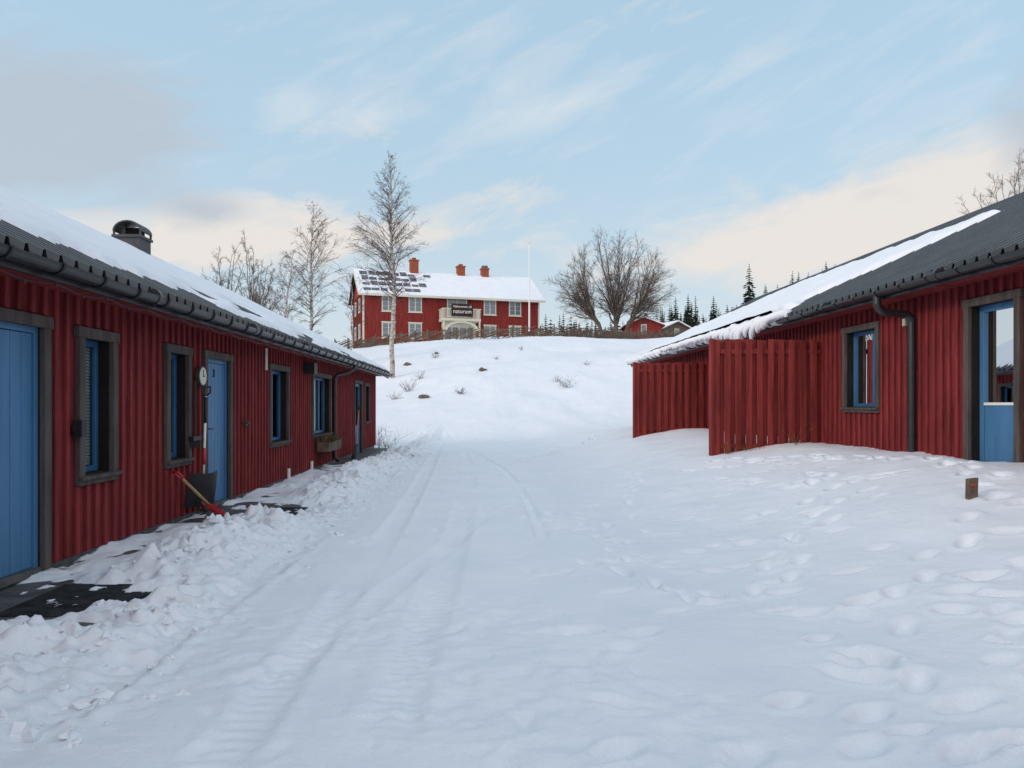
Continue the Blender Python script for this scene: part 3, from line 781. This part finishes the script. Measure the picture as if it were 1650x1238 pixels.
# ------------------------------------------------------------------ farmhouse
R=math.radians(17); H0=empty('red_farmhouse',(-12.35,76,7.75),R)
Lh,Dp,Eh,Rh=19.2,8.0,5.25,8.05
mb=MB()
mb.face([(0,0,0),(Lh,0,0),(Lh,0,Eh),(0,0,Eh)],REDF); mb.face([(0,Dp,0),(0,Dp,Eh),(Lh,Dp,Eh),(Lh,Dp,0)],REDF)
for x in (0,Lh): mb.face([(x,0,0),(x,0,Eh),(x,Dp/2,Rh-.1),(x,Dp,Eh),(x,Dp,0)],REDF)
x=.15
while x<Lh: mb.box(x-.03,x+.03,-.03,0.0,0,Eh,REDF); x+=.3
y=.15
while y<Dp: mb.box(-.03,0.0,y-.03,y+.03,0,Eh,REDF); y+=.3
mb.obj('walls',H0)
mb=MB(); mb.box(.02,Lh-.02,.02,Dp-.02,-2,-.003,CONC)
mb.box(-.05,.12,-.05,-.031,0,Eh,CREAM); mb.box(Lh-.12,Lh+.05,-.05,-.031,0,Eh,CREAM); mb.box(-.05,-.031,-.03,.12,0,Eh,CREAM)
mb.obj('foundation_and_corner_boards',H0)
def slope(mb,y0,z0,y1,z1,x0,x1,t,m,o=0):
    mb.hexa([(x0,y0,z0+o),(x1,y0,z0+o),(x1,y1,z1+o),(x0,y1,z1+o),(x0,y0,z0+o+t),(x1,y0,z0+o+t),(x1,y1,z1+o+t),(x0,y1,z1+o+t)],m)
pt=(Rh-Eh)/(Dp/2); ov=.55
mb=MB(); slope(mb,-ov,Eh-ov*pt,Dp/2,Rh,-.5,Lh+.5,.12,JAMB); slope(mb,Dp+ov,Eh-ov*pt,Dp/2,Rh,-.5,Lh+.5,.12,JAMB)
mb.box(-.52,Lh+.52,-ov-.06,-ov-.003,Eh-ov*pt-.08,Eh-ov*pt+.11,CREAM)
mb.hexa([(-.56,-ov,Eh-ov*pt-.12),(-.505,-ov,Eh-ov*pt-.12),(-.505,Dp/2,Rh-.12),(-.56,Dp/2,Rh-.12),(-.56,-ov,Eh-ov*pt+.14),(-.505,-ov,Eh-ov*pt+.14),(-.505,Dp/2,Rh+.14),(-.56,Dp/2,Rh+.14)],CREAM)
mb.obj('roof',H0)
mb=MB(); slope(mb,-ov,Eh-ov*pt,Dp/2,Rh,-.5,Lh+.5,.08,SNOW,.125); slope(mb,Dp+ov,Eh-ov*pt,Dp/2,Rh,-.5,Lh+.5,.1,SNOW,.125); mb.obj('roof_snow',H0)
mb=MB(); random.seed(4)
for c in range(9):
    for r_ in range(4):
        if random.random()<.12: continue
        x0=.0+c*.86; f0=.10+r_*.22; f1=f0+random.uniform(.09,.20)
        if c>6 and random.random()<.5: continue
        ya,yb2=-ov+(Dp/2+ov)*f0,-ov+(Dp/2+ov)*f1
        za=Eh-ov*pt+(ya+ov)*pt; zc=Eh-ov*pt+(yb2+ov)*pt
        xa=x0+(random.uniform(0,.2)); slope(mb,ya,za,yb2,zc,xa,x0+.84,.02,SOLAR,.21)
mb.obj('roof_panels',H0)
mb=MB()
for (xx,w,top,cap) in ((6.1,.9,9.4,0),(11.4,.85,9.0,0),(14.2,.8,8.9,1)):
    mb.box(xx-w/2,xx+w/2,Dp/2-.35,Dp/2+.35,7.2,top,BRICK); mb.box(xx-w/2-.08,xx+w/2+.08,Dp/2-.43,Dp/2+.43,top,top+.12,BRICK)
    if cap: mb.tube([(xx,Dp/2,top+.12),(xx,Dp/2,top+.4)],.38,10,CONC)
    else: mb.box(xx-.2,xx+.2,Dp/2-.2,Dp/2+.2,top+.12,top+.35,BRICK)
mb.obj('chimneys',H0)
def hwin(mb,x,z0,z1,w=1.4):
    mb.box(x-w/2,x+w/2,-.10,-.032,z0,z1,CREAM)
    for i in range(2):
        xa=x-w/2+.12+i*(w/2-.06); wb_=w/2-.18
        for k in range(3):
            h=(z1-z0-.3)/3; mb.box(xa,xa+wb_,-.125,-.101,z0+.12+k*(h+.04),z0+.12+k*(h+.04)+h,GLASSD)
    mb.box(x-w/2-.06,x+w/2+.06,-.14,-.03,z1,z1+.1,CREAM); mb.box(x-w/2-.06,x+w/2+.06,-.14,-.03,z0-.08,z0,CREAM)
mb=MB()
for x in (2.6,5.4,13.55,16.4):
    hwin(mb,x,3.3,4.85); hwin(mb,x,.55,2.15)
hwin(mb,9.9,3.0,4.9,2.2)
for z0,z1 in ((3.3,4.8),(.6,2.1)):
    for y in (2.3,5.6):
        mb.box(-.1,-.032,y-.6,y+.6,z0,z1,CREAM); mb.box(-.12,-.101,y-.48,y-.04,z0+.1,z1-.1,GLASSD); mb.box(-.12,-.101,y+.04,y+.48,z0+.1,z1-.1,GLASSD)
mb.obj('windows',H0)
mb=MB()
bx0,bx1,bd=7.9,12.0,1.9
mb.box(bx0,bx1,-bd,-.14,2.35,2.6,CREAM)
x=bx0+.03
while x<bx1-.02: mb.box(x,x+.07,-bd+.02,-bd+.06,2.601,3.55,CREAM); x+=.14
for xx in (bx0+.03,bx1-.09):
    y=-bd+.1
    while y<-.16: mb.box(xx,xx+.05,y,y+.07,2.601,3.55,CREAM); y+=.14
mb.box(bx0-.03,bx1+.03,-bd-.03,-bd+.09,3.551,3.63,CREAM)
for xx in (bx0-.03,bx1-.05): mb.box(xx,xx+.1,-bd+.1,-.14,3.551,3.63,CREAM)
for xx in (bx0+.05,bx1-.2): mb.box(xx,xx+.15,-bd+.05,-bd+.2,-1,2.349,CREAM)
mb.obj('balcony',H0)
mb=MB()
mb.box(bx0+.3,bx1-.3,-.9,-.14,-.5,2.34,CREAM)
for i in range(4): mb.box(bx0+.48+i*.8,bx0+.48+i*.8+.68,-.92,-.901,.1,1.75,GLASSD)
n=12
for i in range(n):
    a0,a1=math.pi*i/n,math.pi*(i+1)/n; cx=(bx0+bx1)/2; cz=1.35
    q=[(cx+math.cos(a)*r_*1.35,cz+math.sin(a)*r_*.72) for a in (a0,a1) for r_ in (1.15,1.38)]
    mb.hexa([(q[0][0],-bd+.05,q[0][1]),(q[1][0],-bd+.05,q[1][1]),(q[1][0],-bd+.15,q[1][1]),(q[0][0],-bd+.15,q[0][1]),(q[2][0],-bd+.05,q[2][1]),(q[3][0],-bd+.05,q[3][1]),(q[3][0],-bd+.15,q[3][1]),(q[2][0],-bd+.15,q[2][1])],CREAM)
mb.obj('porch',H0)
mb=MB(); mb.box(8.8,11.1,-bd-.12,-bd-.04,2.8,4.1,SIGN); mb.obj('sign_board',H0)
text('sign_text','Välkommen till',.33,(9.95,-bd-.135,3.80),(math.pi/2,0,0),WHITE,H0)
text('sign_text_large','naturum',.58,(9.95,-bd-.135,3.30),(math.pi/2,0,0),WHITE,H0)
# ------------------------------------------------------------------ roundpole fence along the crest
mb=MB(); random.seed(9)
line=[(-15,64),(-8,62),(0,60.5),(7,62),(14,68),(24,77)]
for (x0,y0),(x1,y1) in zip(line[:-1],line[1:]):
    Ls=math.hypot(x1-x0,y1-y0); n=int(Ls/1.1); dx,dy=(x1-x0)/Ls,(y1-y0)/Ls
    for i in range(n):
        x=x0+dx*Ls*i/n; y=y0+dy*Ls*i/n; z=gz(x,y)
        for o in (-.1,.1): mb.tube([(x+dy*o,y-dx*o,z-.2),(x+dy*o+random.gauss(0,.03),y-dx*o,z+.95+random.uniform(-.12,.15))],.04,5,POLE)
        for k in range(4):
            a=random.uniform(-.06,.06); sx=k*.28
            mb.tube([(x+dx*sx,y+dy*sx,z+.08+a),(x+dx*(sx+2.3),y+dy*(sx+2.3),gz(x+dx*2.3,y+dy*2.3)+.82+a)],.036,5,POLE)
mb.obj('roundpole_fence')
P=empty('flagpole',(4.0,66,gz(4,66))); mb=MB(); mb.tube([(0,0,-.2),(0,0,8.3)],[.075,.04],10,WHITE); blob(mb,(0,0,8.38),.09,CREAM,1,1,1,0); mb.tube([(.1,0,1),(.06,0,8.2)],.006,4,WHITE); mb.box(-.15,.15,-.12,.12,-.2,.5,CONC); mb.obj('pole',P)
def cottage(name,x,y,z,w,d,h,rh,rz,m):
    P=empty(name,(x,y,z),rz); mb=MB()
    mb.face([(0,0,-1),(w,0,-1),(w,0,h),(w/2,0,h+rh),(0,0,h)],m); mb.face([(0,d,-1),(0,d,h),(w/2,d,h+rh),(w,d,h),(w,d,-1)],m)
    mb.face([(0,0,-1),(0,0,h),(0,d,h),(0,d,-1)],m); mb.face([(w,0,-1),(w,d,-1),(w,d,h),(w,0,h)],m)
    mb.box(w*.42,w*.58,-.06,-.002,.4,1.5,CREAM); mb.box(w*.44,w*.56,-.08,-.061,.5,1.4,GLASSD); mb.obj('walls',P)
    mb=MB()
    for (xa,xb) in ((-.35,w/2),(w+.35,w/2)):
        za=h-.35*rh/(w/2)
        for o,t,mm in ((0,.1,m),(.102,.14,SNOW)):
            mb.hexa([(xa,-.4,za+o),(xb,-.4,h+rh+o),(xb,d+.4,h+rh+o),(xa,d+.4,za+o),(xa,-.4,za+o+t),(xb,-.4,h+rh+o+t),(xb,d+.4,h+rh+o+t),(xa,d+.4,za+o+t)],mm)
    mb.obj('roof',P)
cottage('red_cottage',16.2,85,gz(18,85)+.4,4.0,5,1.4,.8,math.radians(-6),REDF)
cottage('log_cabin',22.0,92,gz(24,92)+.5,4.2,5,1.4,.9,math.radians(20),WOOD)
# ------------------------------------------------------------------ camera
cam=D.cameras.new('camera'); co=D.objects.new('camera',cam); scene.collection.objects.link(co)
co.location=(0,0,1.38); co.rotation_euler=(math.pi/2,0,0)
cam.sensor_width=36; cam.lens=1200/1650*36; cam.shift_x=45/1650; cam.shift_y=34/1650
cam.clip_start=.05; cam.clip_end=4000
scene.camera=co
# ------------------------------------------------------------------ sun + sky
el=math.radians(21); az=math.radians(-112)
sv=Vector((math.sin(az)*math.cos(el),math.cos(az)*math.cos(el),math.sin(el)))
sl=D.lights.new('sun','SUN'); sl.energy=1.3; sl.angle=math.radians(12); sl.color=(1,.82,.68)
so=D.objects.new('sun',sl); scene.collection.objects.link(so); so.rotation_euler=sv.to_track_quat('Z','Y').to_euler()
w=D.worlds.new('World'); scene.world=w; w.use_nodes=True
nt=w.node_tree;N=nt.nodes;Lk=nt.links
for n in list(N): N.remove(n)
out=N.new('ShaderNodeOutputWorld'); bg=N.new('ShaderNodeBackground'); Lk.new(bg.outputs[0],out.inputs[0]); bg.inputs[1].default_value=.15
sky=N.new('ShaderNodeTexSky'); sky.sky_type='NISHITA'; sky.sun_disc=False; sky.sun_elevation=el; sky.sun_rotation=az%(2*math.pi); sky.air_density=1.0; sky.dust_density=1.0; sky.ozone_density=1.5
def M(op,a,b=None,c=None,clamp=False):
    n=N.new('ShaderNodeMath'); n.operation=op; n.use_clamp=clamp
    for i,v in enumerate((a,b,c)):
        if v is None: continue
        if isinstance(v,(int,float)): n.inputs[i].default_value=v
        else: Lk.new(v,n.inputs[i])
    return n.outputs[0]
tc=N.new('ShaderNodeTexCoord'); sp=N.new('ShaderNodeSeparateXYZ'); Lk.new(tc.outputs['Generated'],sp.inputs[0])
A=M('ARCTAN2',sp.outputs[0],sp.outputs[1]); E=M('ARCSINE',sp.outputs[2])
def noise(sa,se,shear,scale,detail=6,rough=.55,z=0,dist=0):
    c=N.new('ShaderNodeCombineXYZ'); Lk.new(M('MULTIPLY',A,sa),c.inputs[0]); Lk.new(M('MULTIPLY',M('SUBTRACT',E,M('MULTIPLY',A,shear)),se),c.inputs[1]); c.inputs[2].default_value=z
    n=N.new('ShaderNodeTexNoise'); n.inputs['Scale'].default_value=scale; n.inputs['Detail'].default_value=detail; n.inputs['Roughness'].default_value=rough; n.inputs['Distortion'].default_value=dist
    Lk.new(c.outputs[0],n.inputs[0]); return n.outputs[0]
def cloud(a0,e0,sa,se,rot,amp):
    c,s_=math.cos(rot),math.sin(rot)
    da=M('SUBTRACT',A,a0); de=M('SUBTRACT',E,e0)
    u=M('DIVIDE',M('ADD',M('MULTIPLY',da,c),M('MULTIPLY',de,s_)),sa)
    v=M('DIVIDE',M('SUBTRACT',M('MULTIPLY',de,c),M('MULTIPLY',da,s_)),se)
    return M('MULTIPLY',M('EXPONENT',M('MULTIPLY',M('ADD',M('MULTIPLY',u,u),M('MULTIPLY',v,v)),-1)),amp)
def gauss(px,py,sx,sy,rot,amp):
    a0=math.atan((px-780)/1200)
    return cloud(a0,math.atan((653-py)/1200*math.cos(a0)),sx/1200*math.cos(a0)**1.5,sy/1200,rot,amp)
def total(l):
    r=l[0]
    for q in l[1:]: r=M('ADD',r,q)
    return r
nw=noise(3.6,12,.38,1.7,8,.6,0,.5); nc=noise(5,13,.18,1.5,9,.6,5,.5)
cream=total([gauss(260,390,340,50,0,.85),gauss(620,385,280,34,0,.6),gauss(1500,300,360,62,.25,.85),gauss(1250,400,320,60,.12,.75),gauss(1620,330,240,60,.1,.6),gauss(830,320,110,26,.1,.5),gauss(480,325,100,22,0,.5)])
wisp=total([gauss(590,185,170,28,.25,.5),gauss(890,175,140,26,.3,.6),gauss(1180,105,120,24,.25,.5),gauss(700,150,260,80,.2,.22),gauss(1000,150,300,80,.2,.2),gauss(650,45,260,40,0,.3),gauss(460,170,70,26,.1,.35),gauss(1250,200,260,50,.25,.28),gauss(1450,160,240,60,.25,.35)])
lowhaze=M('EXPONENT',M('MULTIPLY',M('POWER',M('DIVIDE',M('MAXIMUM',E,0.0),.22),2),-1))
dc=M('MULTIPLY',M('SUBTRACT',M('ADD',cream,M('MULTIPLY',M('SUBTRACT',nc,.5),2.2)),.28),1.6,clamp=True)
dw=M('MULTIPLY',M('SUBTRACT',M('ADD',wisp,M('MULTIPLY',M('SUBTRACT',nw,.5),2.1)),.20),1.1,clamp=True)
grey=total([gauss(110,190,220,95,0,1.25),gauss(60,260,170,60,0,.7),gauss(1660,200,70,80,0,1.0),gauss(330,340,70,22,0,.6),gauss(1430,310,80,24,0,.5)])
dg=M('MULTIPLY',M('SUBTRACT',M('ADD',grey,M('MULTIPLY',M('SUBTRACT',nc,.5),1.5)),.30),1.4,clamp=True)
def mix(f,a,b):
    n=N.new('ShaderNodeMix'); n.data_type='RGBA'
    if isinstance(f,(int,float)): n.inputs[0].default_value=f
    else: Lk.new(f,n.inputs[0])
    for i,v in ((6,a),(7,b)):
        if isinstance(v,tuple): n.inputs[i].default_value=(*v,1)
        else: Lk.new(v,n.inputs[i])
    return n.outputs[2]
c=mix(.8,sky.outputs[0],(3.35,4.7,5.7))
c=mix(M('MULTIPLY',lowhaze,.8),c,(4.7,5.1,5.3))
c=mix(M('MULTIPLY',dw,.6),c,(5.3,5.5,5.7))
c=mix(M('MULTIPLY',dc,.85),c,(5.8,5.3,4.85))
c=mix(M('MULTIPLY',dg,.85),c,(3.3,3.75,4.3))
# bright fill added to the unseen sky behind camera, lifting ambient light on snow
rear_fill=M('MULTIPLY',M('SUBTRACT',.15,sp.outputs[1]),1.4,clamp=True)
c=mix(rear_fill,c,(7.6,7.8,8.5))
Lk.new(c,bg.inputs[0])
scene.view_settings.view_transform='Standard'; scene.view_settings.look='None'; scene.view_settings.exposure=0; scene.view_settings.gamma=1
